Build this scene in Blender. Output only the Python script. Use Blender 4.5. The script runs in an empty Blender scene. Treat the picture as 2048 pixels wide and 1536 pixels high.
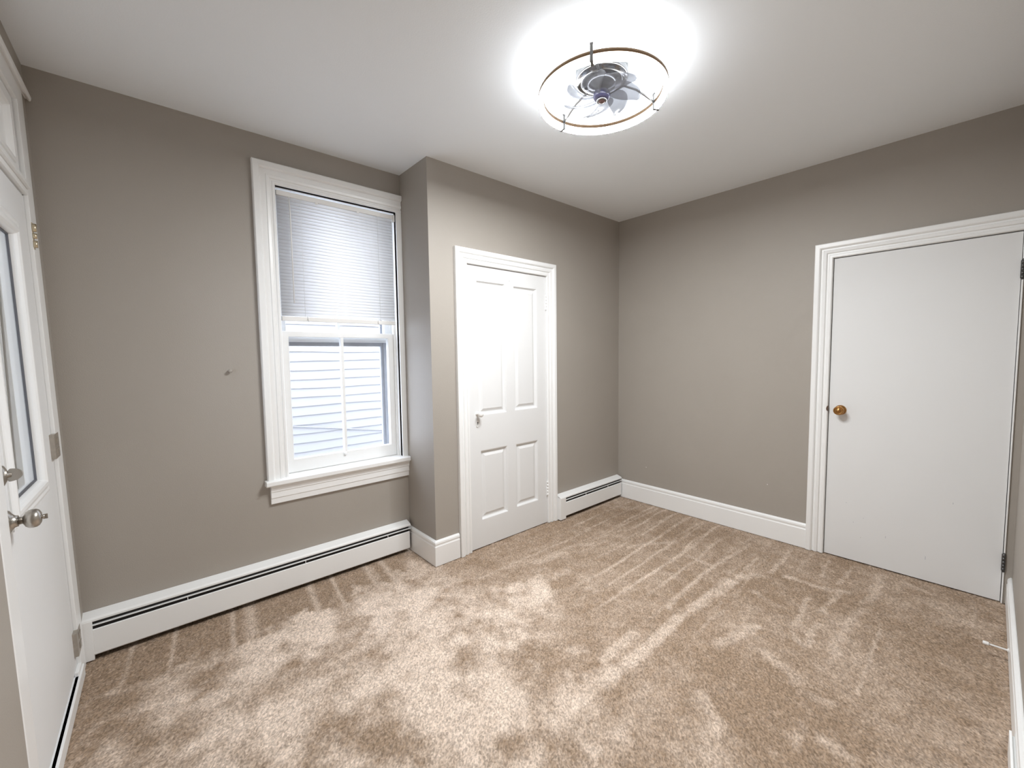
import bpy, bmesh, math, random
import numpy as np
from mathutils import Vector, Matrix
C = bpy.context.scene.collection
sc = bpy.context.scene
random.seed(7)
PI = math.pi

# ---------------------------------------------------------------- camera
F_PX = 841.63
CAM = Vector((0.3093, -2.7119, 1.3645)); YAW, PITCH, ROLL = 0.72023, -0.06630, -0.01326
cy_, sy_ = math.cos(YAW), math.sin(YAW)
fw = Vector((sy_*math.cos(PITCH), cy_*math.cos(PITCH), math.sin(PITCH)))
rt = Vector((cy_, -sy_, 0)); up = rt.cross(fw)
c_, s_ = math.cos(ROLL), math.sin(ROLL)
rx, ux = c_*rt + s_*up, -s_*rt + c_*up
cd = bpy.data.cameras.new('camera'); cam = bpy.data.objects.new('camera', cd); C.objects.link(cam)
cam.matrix_world = Matrix(((rx.x, ux.x, -fw.x, CAM.x), (rx.y, ux.y, -fw.y, CAM.y), (rx.z, ux.z, -fw.z, CAM.z), (0, 0, 0, 1)))
cd.sensor_width = 36; cd.lens = 36*F_PX/2048; cd.clip_start = 0.01; cd.clip_end = 100
sc.camera = cam

# ---------------------------------------------------------------- sky and exposure
w = bpy.data.worlds.new('sky'); sc.world = w; w.use_nodes = True
bg = w.node_tree.nodes['Background']; bg.inputs[0].default_value = (0.80, 0.87, 1.0, 1); bg.inputs[1].default_value = 3.1
sc.view_settings.view_transform = 'Standard'; sc.view_settings.look = 'None'
sc.view_settings.gamma = 1; sc.view_settings.use_curve_mapping = False
sc.view_settings.exposure = 1.08
LED_SIDE, LED_DOWN = 5.0, 415.0                      # the lamp's bands: soft sides, strong downward face
sc.cycles.max_bounces = 14; sc.cycles.diffuse_bounces = 10
sc.cycles.transparent_max_bounces = 16
sc.cycles.sample_clamp_indirect = 8

# ---------------------------------------------------------------- materials
def mat(name, col, rough=0.5, metal=0.0, bump=0, bscale=100, vary=0, vscale=3, spec=0.5, trans=0, emis=None, es=0, sub=0):
    m = bpy.data.materials.new(name); m.use_nodes = True
    nt = m.node_tree; b = nt.nodes['Principled BSDF']
    b.inputs['Base Color'].default_value = (*col, 1); b.inputs['Roughness'].default_value = rough
    b.inputs['Metallic'].default_value = metal; b.inputs['Specular IOR Level'].default_value = spec
    if trans: b.inputs['Transmission Weight'].default_value = trans
    if emis: b.inputs['Emission Color'].default_value = (*emis, 1); b.inputs['Emission Strength'].default_value = es
    tc = nt.nodes.new('ShaderNodeTexCoord')
    if bump:
        n = nt.nodes.new('ShaderNodeTexNoise'); n.inputs['Scale'].default_value = bscale; n.inputs['Detail'].default_value = 4
        nt.links.new(tc.outputs['Object'], n.inputs['Vector'])
        bp = nt.nodes.new('ShaderNodeBump'); bp.inputs['Strength'].default_value = bump; bp.inputs['Distance'].default_value = 0.002
        nt.links.new(n.outputs['Fac'], bp.inputs['Height']); nt.links.new(bp.outputs['Normal'], b.inputs['Normal'])
    if vary:
        n = nt.nodes.new('ShaderNodeTexNoise'); n.inputs['Scale'].default_value = vscale; n.inputs['Detail'].default_value = 5
        nt.links.new(tc.outputs['Object'], n.inputs['Vector'])
        mx = nt.nodes.new('ShaderNodeMix'); mx.data_type = 'RGBA'
        mx.inputs['A'].default_value = (*[c*(1-vary) for c in col], 1); mx.inputs['B'].default_value = (*[min(1, c*(1+vary)) for c in col], 1)
        nt.links.new(n.outputs['Fac'], mx.inputs['Factor']); nt.links.new(mx.outputs['Result'], b.inputs['Base Color'])
    return m

M = {}
M['wall'] = mat('greige_wall_paint', (0.375, 0.343, 0.305), 0.5, bump=0.25, bscale=220, vary=0.03, spec=0.3)
M['ceil'] = mat('ceiling_paint', (0.89, 0.93, 0.965), 0.7, bump=0.25, bscale=160, vary=0.01)
M['white'] = mat('white_gloss_paint', (0.87, 0.875, 0.87), 0.32, bump=0.15, bscale=60, vary=0.012, vscale=6)
M['doorwhite'] = mat('white_door_paint', (0.77, 0.775, 0.775), 0.55, bump=0.15, bscale=40, vary=0.015, vscale=4, spec=0.25)
M['dark'] = mat('gap_and_hole_shade', (0.012, 0.011, 0.010), 0.9)  # near-black, stands for the shade inside the transom gap and keyholes
M['slot_shade'] = mat('heater_slot_shade', (0.02, 0.018, 0.017), 0.7)  # near-black colour for the shade seen through the heater slots
M['nickel'] = mat('brushed_nickel', (0.50, 0.47, 0.43), 0.28, 1.0, bump=0.1, bscale=300)
M['hinge'] = mat('worn_hinge_metal', (0.50, 0.46, 0.41), 0.45, 0.8, bump=0.3, bscale=200, vary=0.2, vscale=60)
M['brasshinge'] = mat('pale_brass', (0.72, 0.62, 0.45), 0.3, 1.0)
M['darkmetal'] = mat('dark_hinge_metal', (0.12, 0.12, 0.12), 0.4, 0.8)
M['brass'] = mat('antique_brass', (0.46, 0.24, 0.085), 0.22, 1.0, bump=0.1, bscale=80)
M['chrome'] = mat('polished_chrome', (0.40, 0.40, 0.41), 0.14, 1.0)
M['arm'] = mat('grey_arm_metal', (0.22, 0.215, 0.21), 0.35, 0.9)
M['gold'] = mat('lamp_ring_gold', (0.24, 0.155, 0.09), 0.4, 0.6)
M['lens'] = mat('lamp_lens', (0.16, 0.09, 0.08), 0.15)
M['purple'] = mat('smoked_plastic', (0.10, 0.10, 0.20), 0.12, spec=0.8)
M['plastic'] = mat('white_plastic', (0.82, 0.81, 0.79), 0.35)
M['siding'] = mat('white_vinyl_siding', (0.44, 0.435, 0.445), 0.5, bump=0.2, bscale=8, vary=0.02)
M['stormframe'] = mat('weathered_storm_frame', (0.44, 0.45, 0.48), 0.6, bump=0.3, bscale=80, vary=0.12, vscale=25)
M['cable'] = mat('grey_cable', (0.45, 0.46, 0.5), 0.6)
M['porcelain'] = mat('white_painted_knob', (0.86, 0.85, 0.83), 0.2)
M['rubber'] = mat('weatherstrip', (0.10, 0.10, 0.11), 0.6)
M['ground'] = mat('outside_ground', (0.5, 0.5, 0.5), 0.8)
M['porch'] = mat('porch_panelling', (0.74, 0.72, 0.68), 0.6, bump=0.2, bscale=8)
M['rust'] = mat('bare_hole', (0.10, 0.06, 0.04), 0.8)
M['led'] = mat('led_band', (0.9, 0.9, 0.9), 0.5, emis=(0.955, 0.98, 1.0), es=LED_SIDE)
M['led_down'] = mat('led_diffuser', (0.9, 0.9, 0.9), 0.5, emis=(0.955, 0.98, 1.0), es=LED_DOWN)

def glassmat(name, tint=(1, 1, 1), gloss=0.06, rough=0.0):
    m = bpy.data.materials.new(name); m.use_nodes = True; nt = m.node_tree; nt.nodes.clear()
    o = nt.nodes.new('ShaderNodeOutputMaterial'); t = nt.nodes.new('ShaderNodeBsdfTransparent'); g = nt.nodes.new('ShaderNodeBsdfGlossy')
    f = nt.nodes.new('ShaderNodeFresnel'); f.inputs['IOR'].default_value = 1.45
    t.inputs['Color'].default_value = (*tint, 1); g.inputs['Roughness'].default_value = rough
    mx = nt.nodes.new('ShaderNodeMixShader')
    ge = nt.nodes.new('ShaderNodeNewGeometry'); m1 = nt.nodes.new('ShaderNodeMath'); m1.operation = 'SUBTRACT'; m1.inputs[0].default_value = 1
    m2 = nt.nodes.new('ShaderNodeMath'); m2.operation = 'MULTIPLY'
    nt.links.new(ge.outputs['Backfacing'], m1.inputs[1]); nt.links.new(m1.outputs[0], m2.inputs[0]); nt.links.new(f.outputs[0], m2.inputs[1])
    nt.links.new(m2.outputs[0], mx.inputs[0]); nt.links.new(t.outputs[0], mx.inputs[1]); nt.links.new(g.outputs[0], mx.inputs[2])
    nt.links.new(mx.outputs[0], o.inputs[0]); return m
M['glass'] = glassmat('window_glass', (0.96, 0.97, 0.98))

def translucent(name, col, f):
    m = bpy.data.materials.new(name); m.use_nodes = True; nt = m.node_tree; nt.nodes.clear()
    o = nt.nodes.new('ShaderNodeOutputMaterial'); d = nt.nodes.new('ShaderNodeBsdfPrincipled'); t = nt.nodes.new('ShaderNodeBsdfTranslucent')
    d.inputs['Base Color'].default_value = (*col, 1); d.inputs['Roughness'].default_value = 0.4; t.inputs['Color'].default_value = (*col, 1)
    mx = nt.nodes.new('ShaderNodeMixShader'); mx.inputs[0].default_value = f
    nt.links.new(d.outputs[0], mx.inputs[1]); nt.links.new(t.outputs[0], mx.inputs[2]); nt.links.new(mx.outputs[0], o.inputs[0]); return m
M['slat'] = translucent('vinyl_blind_slat', (0.93, 0.93, 0.935), 0.40)

def blade_mat():
    m = bpy.data.materials.new('clear_blade_plastic'); m.use_nodes = True; nt = m.node_tree; nt.nodes.clear()
    o = nt.nodes.new('ShaderNodeOutputMaterial'); d = nt.nodes.new('ShaderNodeBsdfPrincipled'); t = nt.nodes.new('ShaderNodeBsdfTransparent')
    d.inputs['Base Color'].default_value = (0.34, 0.35, 0.37, 1); d.inputs['Roughness'].default_value = 0.15
    t.inputs['Color'].default_value = (0.74, 0.75, 0.78, 1)
    mx = nt.nodes.new('ShaderNodeMixShader'); mx.inputs[0].default_value = 0.35
    nt.links.new(t.outputs[0], mx.inputs[1]); nt.links.new(d.outputs[0], mx.inputs[2]); nt.links.new(mx.outputs[0], o.inputs[0]); return m
M['blade'] = blade_mat()

# ---------------------------------------------------------------- mesh helpers
def tag(o, label=None, cat=None, kind=None, group=None):
    if label: o['label'] = label
    if cat: o['category'] = cat
    if kind: o['kind'] = kind
    if group: o['group'] = group
    return o

class MB:
    """collects geometry; xf maps local points to world"""
    def __init__(s, xf=None): s.v = []; s.f = []; s.sm = []; s.xf = xf
    def add(s, vs, fs, smooth=False):
        n = len(s.v)
        s.v += [s.xf(*p) if s.xf else tuple(p) for p in vs]
        s.f += [tuple(i+n for i in f) for f in fs]; s.sm += [smooth]*len(fs)
    def box(s, a, b):
        x0, x1 = sorted((a[0], b[0])); y0, y1 = sorted((a[1], b[1])); z0, z1 = sorted((a[2], b[2]))
        s.add([(x0,y0,z0),(x1,y0,z0),(x1,y1,z0),(x0,y1,z0),(x0,y0,z1),(x1,y0,z1),(x1,y1,z1),(x0,y1,z1)],
              [(0,3,2,1),(4,5,6,7),(0,1,5,4),(1,2,6,5),(2,3,7,6),(3,0,4,7)])
    def tube(s, pts, r, n=10, closed=False, caps=True):
        P = [Vector(p) for p in pts]; L = len(P); vs = []; prev = None
        for i in range(L):
            if closed: d = P[(i+1) % L]-P[i-1]
            else: d = P[min(i+1, L-1)]-P[max(i-1, 0)]
            d.normalize()
            if prev is None:
                a = Vector((0, 0, 1)) if abs(d.z) < 0.9 else Vector((1, 0, 0)); u = d.cross(a).normalized()
            else: u = (prev-d*prev.dot(d)).normalized()
            prev = u; v = d.cross(u); rr = r[i] if isinstance(r, (list, tuple)) else r
            vs += [tuple(P[i]+u*(rr*math.cos(2*PI*k/n))+v*(rr*math.sin(2*PI*k/n))) for k in range(n)]
        fs = []
        for i in range(L if closed else L-1):
            for k in range(n):
                a, b = i*n+k, i*n+(k+1) % n; c, d2 = ((i+1) % L)*n+(k+1) % n, ((i+1) % L)*n+k
                fs.append((a, b, c, d2))
        s.add(vs, fs, True)
        if not closed and caps: s.add(vs[:n], [tuple(range(n))[::-1]]); s.add(vs[-n:], [tuple(range(n))])
    def lathe(s, prof, origin, axis, n=40, smooth=True):
        """prof: (radius, height along axis)"""
        ax = Vector(axis).normalized(); a = Vector((0, 0, 1)) if abs(ax.z) < 0.9 else Vector((1, 0, 0))
        u = ax.cross(a).normalized(); v = ax.cross(u); o = Vector(origin); vs = []
        for r, h in prof:
            vs += [tuple(o+ax*h+u*(r*math.cos(2*PI*k/n))+v*(r*math.sin(2*PI*k/n))) for k in range(n)]
        fs = [(i*n+k, i*n+(k+1) % n, (i+1)*n+(k+1) % n, (i+1)*n+k) for i in range(len(prof)-1) for k in range(n)]
        s.add(vs, fs, smooth)
        if prof[0][0] > 1e-6: s.add(vs[:n], [tuple(range(n))[::-1]])
        if prof[-1][0] > 1e-6: s.add(vs[-n:], [tuple(range(n))])
    def prism(s, poly, f0, f1):
        """poly: 2-D list; f0,f1: functions (a,b)->3-D point of both ends"""
        n = len(poly); vs = [f0(*p) for p in poly]+[f1(*p) for p in poly]
        s.add(vs, [(i, (i+1) % n, n+(i+1) % n, n+i) for i in range(n)]+[tuple(range(n))[::-1], tuple(range(n, 2*n))])
    def build(s, name, m, parent=None, bevel=0, seg=2, merge=True):
        me = bpy.data.meshes.new(name); me.from_pydata(s.v, [], s.f)
        for p, q in zip(me.polygons, s.sm): p.use_smooth = q
        if merge:
            b = bmesh.new(); b.from_mesh(me); bmesh.ops.remove_doubles(b, verts=b.verts, dist=1e-6)
            bmesh.ops.recalc_face_normals(b, faces=b.faces); b.to_mesh(me); b.free()
        me.materials.append(M[m] if isinstance(m, str) else m)
        o = bpy.data.objects.new(name, me); C.objects.link(o)
        if bevel:
            md = o.modifiers.new('bevel', 'BEVEL'); md.width = bevel; md.segments = seg; md.limit_method = 'ANGLE'; md.angle_limit = math.radians(40)
            md.harden_normals = False
        if parent: o.parent = parent; o.matrix_parent_inverse = parent.matrix_world.inverted()
        return o

def empty(name, loc):
    o = bpy.data.objects.new(name, None); C.objects.link(o); o.location = loc; o.empty_display_size = 0.1
    o.matrix_world = Matrix.Translation(loc); return o

def wall_cells(mb, s0, s1, z0, z1, holes, n0, n1):
    """a slab in (s, n, z) with rectangular holes (a0,a1,b0,b1)"""
    S = sorted({s0, s1, *[h[0] for h in holes], *[h[1] for h in holes]}); Z = sorted({z0, z1, *[h[2] for h in holes], *[h[3] for h in holes]})
    S = [a for a in S if s0 <= a <= s1]; Z = [a for a in Z if z0 <= a <= z1]
    def solid(i, j):
        if not (0 <= i < len(S)-1 and 0 <= j < len(Z)-1): return False
        cs, cz = (S[i]+S[i+1])/2, (Z[j]+Z[j+1])/2
        return not any(h[0] < cs < h[1] and h[2] < cz < h[3] for h in holes)
    for i in range(len(S)-1):
        for j in range(len(Z)-1):
            if not solid(i, j): continue
            a, b_, c, d = (S[i], Z[j]), (S[i+1], Z[j]), (S[i+1], Z[j+1]), (S[i], Z[j+1])
            V = [(p[0], q, p[1]) for q in (n0, n1) for p in (a, b_, c, d)]
            fs = [(0, 1, 2, 3), (7, 6, 5, 4)]
            if not solid(i, j-1): fs.append((0, 4, 5, 1))
            if not solid(i+1, j): fs.append((1, 5, 6, 2))
            if not solid(i, j+1): fs.append((2, 6, 7, 3))
            if not solid(i-1, j): fs.append((3, 7, 4, 0))
            mb.add(V, fs)

def casing(mb, prof, x0, x1, zt, legs='LHR', z0=0.0):
    """mitred door or window surround; prof: (a outward from opening, h out of wall)"""
    pts = []
    if 'L' in legs: pts.append(lambda a: (x0-a, z0))
    pts.append((lambda a: (x0-a, zt+a)) if 'L' in legs else (lambda a: (x0, zt+a)))
    pts.append((lambda a: (x1+a, zt+a)) if 'R' in legs else (lambda a: (x1, zt+a)))
    if 'R' in legs: pts.append(lambda a: (x1+a, z0))
    n = len(prof); vs = []
    for f in pts:
        for a, h in prof:
            s_, z_ = f(a); vs.append((s_, h, z_))
    L = len(pts); fs = [(i*n+k, i*n+(k+1) % n, (i+1)*n+(k+1) % n, (i+1)*n+k) for i in range(L-1) for k in range(n)]
    fs += [tuple(range(n))[::-1], tuple(range((L-1)*n, L*n))]
    mb.add(vs, fs)

# ---------------------------------------------------------------- room numbers (metres)
H = 2.60; W = 3.728; D = 0.362; XJ = 1.693; YN = -2.832
# wall frames: (s, n, z) -> world; n points into the room
back = lambda s, n, z: (s, -n, z)                  # window wall, y = 0
clos = lambda s, n, z: (s, -D-n, z)                # closet wall, y = -D
righ = lambda s, n, z: (W-n, -s, z)                # right wall, s runs towards the camera
near = lambda s, n, z: (s, YN+n, z)
def lean(y, z): return 0.004+0.046*(1-z/2.45)+0.025*y
left = lambda s, n, z: (lean(-s, z)+n, -s, z)      # the old left wall leans a little; s runs towards the camera

# ---------------------------------------------------------------- carpeted floor
def vnoise(x, y, cell, seed):
    r = np.random.RandomState(seed); G = r.rand(256, 256)
    u, v = x/cell+50, y/cell+50; i, j = np.floor(u).astype(int), np.floor(v).astype(int); a, b = u-i, v-j
    a = a*a*(3-2*a); b = b*b*(3-2*b); g = lambda p, q: G[p % 256, q % 256]
    return (g(i, j)*(1-a)+g(i+1, j)*a)*(1-b)+(g(i, j+1)*(1-a)+g(i+1, j+1)*a)*b
def fbm(x, y, cell, seed, o=4):
    t = 0; s = 0
    for k in range(o): t = t+vnoise(x, y, cell/2**k, seed+k)*0.5**k; s += 0.5**k
    return t/s
def carpet():
    x0, x1, y0, y1 = -0.0, W+0.02, YN-0.02, 0.0; st = 0.005
    nx, ny = int((x1-x0)/st)+1, int((y1-y0)/st)+1
    r = np.random.RandomState(3)
    X, Y = np.meshgrid(np.linspace(x0, x1, nx), np.linspace(y0, y1, ny), indexing='ij')
    Z = (r.rand(nx, ny)-0.5)*0.0065+(fbm(X, Y, 0.03, 5, 2)-0.5)*0.004-0.003
    bd = (X > x0) & (X < x1) & (Y > y0) & (Y < y1)
    JX = X+(r.rand(nx, ny)-0.5)*0.0035*bd; JY = Y+(r.rand(nx, ny)-0.5)*0.0035*bd
    # nap: how far the pile leans towards the viewer (vacuum tracks and footprints)
    wob = lambda a, s: (fbm(X, Y, a, s)-0.5)
    nap = np.zeros_like(X)
    def stroke(pts, wd, amt, soft=0.5, rag=0.5):
        nonlocal nap
        d = np.full(X.shape, 9.0)
        xx, yy = X+wob(0.10, 11)*(wd*rag*2.2+.02)+wob(.018, 12)*.03, Y+wob(0.10, 21)*(wd*rag*2.2+.01)+wob(.018, 13)*.03
        for (ax, ay), (bx, by) in zip(pts[:-1], pts[1:]):
            dx, dy = bx-ax, by-ay; L = dx*dx+dy*dy+1e-9
            t = np.clip(((xx-ax)*dx+(yy-ay)*dy)/L, 0, 1)
            d = np.minimum(d, np.hypot(xx-ax-t*dx, yy-ay-t*dy))
        k = np.clip((wd*(1+soft)-d)/(2*wd*soft), 0, 1); k = k*k*(3-2*k)
        k = k*np.clip(0.75+wob(0.07, 14+int(abs(pts[0][0])*50))*1.6, 0.15, 1); amt = amt*0.85
        nap = nap+(amt-nap*np.abs(amt))*k if amt > 0 else nap*(1+amt*k)
    # the trodden part of the floor, left of a ragged border, lies light
    bx = np.interp(Y, [-2.9, -1.9, -1.68, -1.52, -1.31, -0.98, -0.64, -0.3, 0], [1.0, 1.40, 1.52, 1.66, 1.90, 1.98, 1.70, 1.55, 1.5])
    t = np.clip((bx-X)/0.60+0.5+wob(0.25, 31)*2.2+wob(0.06, 32)*1.0, 0, 1); t = t*t*(3-2*t)
    nap = t*np.clip(0.58+wob(0.15, 41)*1.9+wob(0.05, 44)*0.9, 0.05, 1)
    nap = nap+(1-t)*np.clip(0.16+wob(0.24, 51)*0.5+wob(0.06, 52)*0.35, 0, 1)
    # faint bands left by the vacuum cleaner, running along the room
    band = np.clip((np.sin((Y+wob(0.6, 61)*0.10)*2*PI/0.115)-0.72)*3.2, 0, 1)*np.clip((X-1.75-0.5*np.abs(wob(0.4, 62))*2)/0.7, 0, 1)*np.clip((Y+1.95)/0.25, 0, 1)
    nap = nap+band*0.42*np.clip(0.6+wob(0.3, 63)*2.2, 0, 1)
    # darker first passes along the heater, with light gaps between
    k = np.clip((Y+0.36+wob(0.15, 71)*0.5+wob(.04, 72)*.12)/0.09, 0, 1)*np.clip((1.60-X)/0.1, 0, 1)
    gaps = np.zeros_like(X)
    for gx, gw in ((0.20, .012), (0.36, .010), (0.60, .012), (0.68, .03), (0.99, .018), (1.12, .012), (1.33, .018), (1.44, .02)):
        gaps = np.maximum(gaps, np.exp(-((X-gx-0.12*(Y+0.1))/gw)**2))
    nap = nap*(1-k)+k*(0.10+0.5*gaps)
    S = stroke          # tracks and footprints, each a line on the floor in metres: width, strength, softness, raggedness
    S([(2.90, -1.74), (2.36, -1.70), (1.94, -1.70), (1.68, -1.69)], 0.03, 0.8, 0.5, 0.35)
    S([(2.92, -1.73), (3.09, -1.79), (3.12, -1.87)], 0.02, 0.6, 0.8, 0.8)
    S([(2.88, -1.86), (2.84, -1.94)], 0.016, 0.5, 0.8, 0.8)
    S([(3.35, -1.73), (2.97, -1.74)], 0.01, 0.55, 0.6, 0.3)
    S([(3.63, -1.85), (3.18, -1.86)], 0.014, 0.55, 0.6, 0.4)
    S([(3.21, -1.94), (3.19, -2.11), (3.26, -2.22)], 0.022, 0.68, 0.7, 0.5)
    S([(3.03, -2.09), (2.66, -2.12), (2.56, -2.17)], 0.012, 0.5, 0.7, 0.5)
    S([(3.21, -2.20), (2.93, -2.18)], 0.014, 0.55, 0.7, 0.5)
    S([(2.81, -2.19), (2.58, -2.19)], 0.014, 0.62, 0.7, 0.5)
    S([(3.62, -2.33), (3.34, -2.32), (2.91, -2.30), (2.52, -2.29)], 0.02, 0.5, 0.8, 0.9)
    S([(3.02, -2.40), (2.73, -2.41), (2.40, -2.41)], 0.008, 0.5, 0.7, 0.4)
    S([(2.27, -1.90), (2.42, -1.96), (2.55, -1.97)], 0.024, 0.6, 0.8, 0.9)
    S([(2.45, -1.88), (2.54, -1.98)], 0.014, 0.4, 0.8, 0.9)
    S([(2.37, -2.09), (2.32, -2.20), (2.23, -2.25), (2.25, -2.34)], 0.022, 0.5, 0.9, 1.0)
    S([(1.90, -1.99), (1.85, -2.07), (1.74, -2.10), (1.71, -2.15)], 0.032, 0.62, 0.8, 0.8)
    S([(2.04, -2.38), (2.03, -2.44)], 0.03, 0.6, 0.8, 0.9)
    S([(2.06, -2.30), (1.95, -2.31)], 0.02, 0.4, 0.9, 1)
    S([(3.64, -1.33), (3.02, -1.37), (2.12, -1.36)], 0.01, 0.55, 0.6, 0.3)
    S([(3.51, -1.62), (3.04, -1.59), (2.65, -1.59), (2.37, -1.62)], 0.014, 0.6, 0.6, 0.4)
    S([(3.70, -1.10), (2.89, -1.13), (2.38, -1.16)], 0.008, 0.42, 0.6, 0.3)
    S([(3.68, -0.81), (2.85, -0.81)], 0.008, 0.5, 0.6, 0.2)
    S([(3.67, -0.97), (2.77, -0.97)], 0.007, 0.4, 0.6, 0.2)
    S([(3.65, -1.23), (2.94, -1.26)], 0.007, 0.4, 0.6, 0.2)
    S([(3.63, -1.77), (3.23, -1.77), (2.79, -1.76), (2.37, -1.81)], 0.008, 0.35, 0.7, 0.4)
    S([(3.62, -2.43), (3.57, -2.58)], 0.02, 0.35, 0.9, 1)
    S([(3.66, -2.70), (3.27, -2.71)], 0.01, 0.3, 0.8, 0.5)
    S([(3.63, -2.06), (3.35, -2.08)], 0.01, 0.45, 0.7, 0.4)
    S([(3.65, -2.19), (3.33, -2.17)], 0.01, 0.4, 0.7, 0.4)
    S([(3.65, -1.96), (3.32, -1.96)], 0.009, 0.4, 0.7, 0.4)
    S([(2.06, -1.61), (1.79, -1.61)], 0.024, 0.72, 0.6, 0.5)
    S([(2.85, -1.07), (3.02, -1.14), (3.17, -1.25)], 0.02, 0.5, 0.8, 0.8)
    S([(3.02, -1.42), (3.00, -1.55)], 0.018, 0.45, 0.8, 0.8)
    S([(1.82, -1.83), (1.74, -1.82)], 0.03, 0.5, 0.9, 0.9)
    S([(1.60, -1.86), (1.52, -1.88)], 0.05, 0.6, 0.9, 0.9)
    S([(0.40, -0.69), (0.49, -0.66)], 0.035, 0.7, 0.8, 0.8)
    S([(0.74, -0.43), (0.90, -0.53)], 0.03, 0.6, 0.8, 0.8)
    S([(1.14, -0.90), (1.19, -0.99)], 0.05, 0.7, 0.9, 0.9)
    S([(0.29, -0.89), (0.37, -0.93)], 0.03, 0.6, 0.9, 0.9)
    S([(0.67, -0.73), (0.69, -0.84)], 0.045, -0.55, 0.9, 0.9)
    S([(0.54, -0.77), (0.55, -0.85)], 0.04, -0.5, 0.9, 0.9)
    S([(0.37, -0.77), (0.43, -0.80)], 0.05, -0.55, 0.9, 0.9)
    S([(0.98, -0.85), (1.03, -0.86)], 0.04, -0.4, 0.9, 0.9)
    S([(0.98, -1.17), (0.97, -1.26)], 0.045, -0.5, 0.9, 0.9)
    S([(0.20, -0.23), (0.26, -0.45)], 0.1, -0.8, 0.9, 0.6)
    S([(0.12, -0.47), (0.21, -0.73)], 0.09, -0.8, 0.9, 0.6)
    S([(0.06, -0.21), (0.05, -0.43)], 0.05, -0.7, 0.8, 0.5)
    S([(0.51, -1.00), (0.52, -1.10)], 0.04, -0.55, 0.9, 0.9)
    S([(0.98, -1.46), (1.01, -1.56)], 0.05, -0.5, 0.9, 0.9)
    S([(0.42, -0.94), (0.52, -1.11)], 0.03, -0.4, 0.9, 0.9)
    S([(3.39, -0.91), (1.96, -0.69)], 0.008, 0.3, 0.7, 0.3)
    S([(2.87, -0.69), (1.81, -0.68)], 0.01, 0.45, 0.7, 0.3)
    S([(2.20, -0.78), (2.44, -0.81)], 0.026, 0.5, 0.8, 0.8)
    S([(2.62, -0.82), (2.79, -0.87)], 0.022, 0.55, 0.8, 0.8)
    S([(1.75, -1.68), (1.40, -1.68)], .050, .7, .6)
    S([(1.36, -0.08), (1.34, -0.35)], .016, .6); S([(1.47, -0.25), (1.36, -0.60)], .03, .7)
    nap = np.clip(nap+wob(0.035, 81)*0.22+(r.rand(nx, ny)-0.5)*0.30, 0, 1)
    V = np.stack([JX, JY, Z], -1).reshape(-1, 3)
    I = np.arange(nx*ny).reshape(nx, ny)
    Fq = np.stack([I[:-1, :-1], I[1:, :-1], I[1:, 1:], I[:-1, 1:]], -1).reshape(-1, 4)
    me = bpy.data.meshes.new('floor'); me.vertices.add(len(V)); me.vertices.foreach_set('co', V.ravel().astype(np.float32))
    me.loops.add(Fq.size); me.loops.foreach_set('vertex_index', Fq.ravel().astype(np.int32))
    me.polygons.add(len(Fq)); me.polygons.foreach_set('loop_start', np.arange(0, Fq.size, 4, dtype=np.int32)); me.polygons.foreach_set('loop_total', np.full(len(Fq), 4, np.int32))
    me.update(calc_edges=True); me.polygons.foreach_set('use_smooth', np.ones(len(Fq), bool))
    at = me.attributes.new('nap', 'FLOAT', 'POINT'); at.data.foreach_set('value', nap.ravel().astype(np.float32))
    tf = me.attributes.new('tuft', 'FLOAT', 'POINT'); tf.data.foreach_set('value', r.rand(nx*ny).astype(np.float32))
    m = bpy.data.materials.new('carpet'); m.use_nodes = True; nt = m.node_tree; b = nt.nodes['Principled BSDF']
    b.inputs['Roughness'].default_value = 0.95; b.inputs['Specular IOR Level'].default_value = 0.1
    N = nt.nodes.new; K = nt.links.new
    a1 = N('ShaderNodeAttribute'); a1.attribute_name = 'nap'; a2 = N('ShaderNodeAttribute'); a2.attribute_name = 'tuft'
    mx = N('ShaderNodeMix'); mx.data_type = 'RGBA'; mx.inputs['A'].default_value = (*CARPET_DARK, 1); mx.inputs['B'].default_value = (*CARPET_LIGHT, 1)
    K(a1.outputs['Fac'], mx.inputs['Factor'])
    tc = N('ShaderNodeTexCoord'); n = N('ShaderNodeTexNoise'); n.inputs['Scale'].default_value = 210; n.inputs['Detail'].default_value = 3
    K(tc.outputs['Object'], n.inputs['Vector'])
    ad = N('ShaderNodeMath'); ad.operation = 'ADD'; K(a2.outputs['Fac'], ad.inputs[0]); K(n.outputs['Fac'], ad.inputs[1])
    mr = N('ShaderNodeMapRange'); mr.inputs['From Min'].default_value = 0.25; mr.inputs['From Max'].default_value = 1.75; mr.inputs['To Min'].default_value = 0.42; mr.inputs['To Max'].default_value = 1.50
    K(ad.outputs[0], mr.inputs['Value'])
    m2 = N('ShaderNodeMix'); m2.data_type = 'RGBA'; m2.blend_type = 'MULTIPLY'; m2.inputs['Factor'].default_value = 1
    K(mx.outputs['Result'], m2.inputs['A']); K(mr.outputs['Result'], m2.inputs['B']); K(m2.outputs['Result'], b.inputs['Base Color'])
    me.materials.append(m); o = bpy.data.objects.new('floor', me); C.objects.link(o)
    tag(o, 'beige cut pile carpet with vacuum tracks and footprints', 'carpet', 'structure')
CARPET_DARK = (0.31, 0.222, 0.153); CARPET_LIGHT = (0.71, 0.585, 0.485)
carpet()
b = MB(); b.box((-0.2, YN-0.2, -0.2), (W+0.2, 0.2, -0.03)); tag(b.build('trim_1', 'ground'), 'bare floor deck under the carpet', 'subfloor', 'structure')

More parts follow.
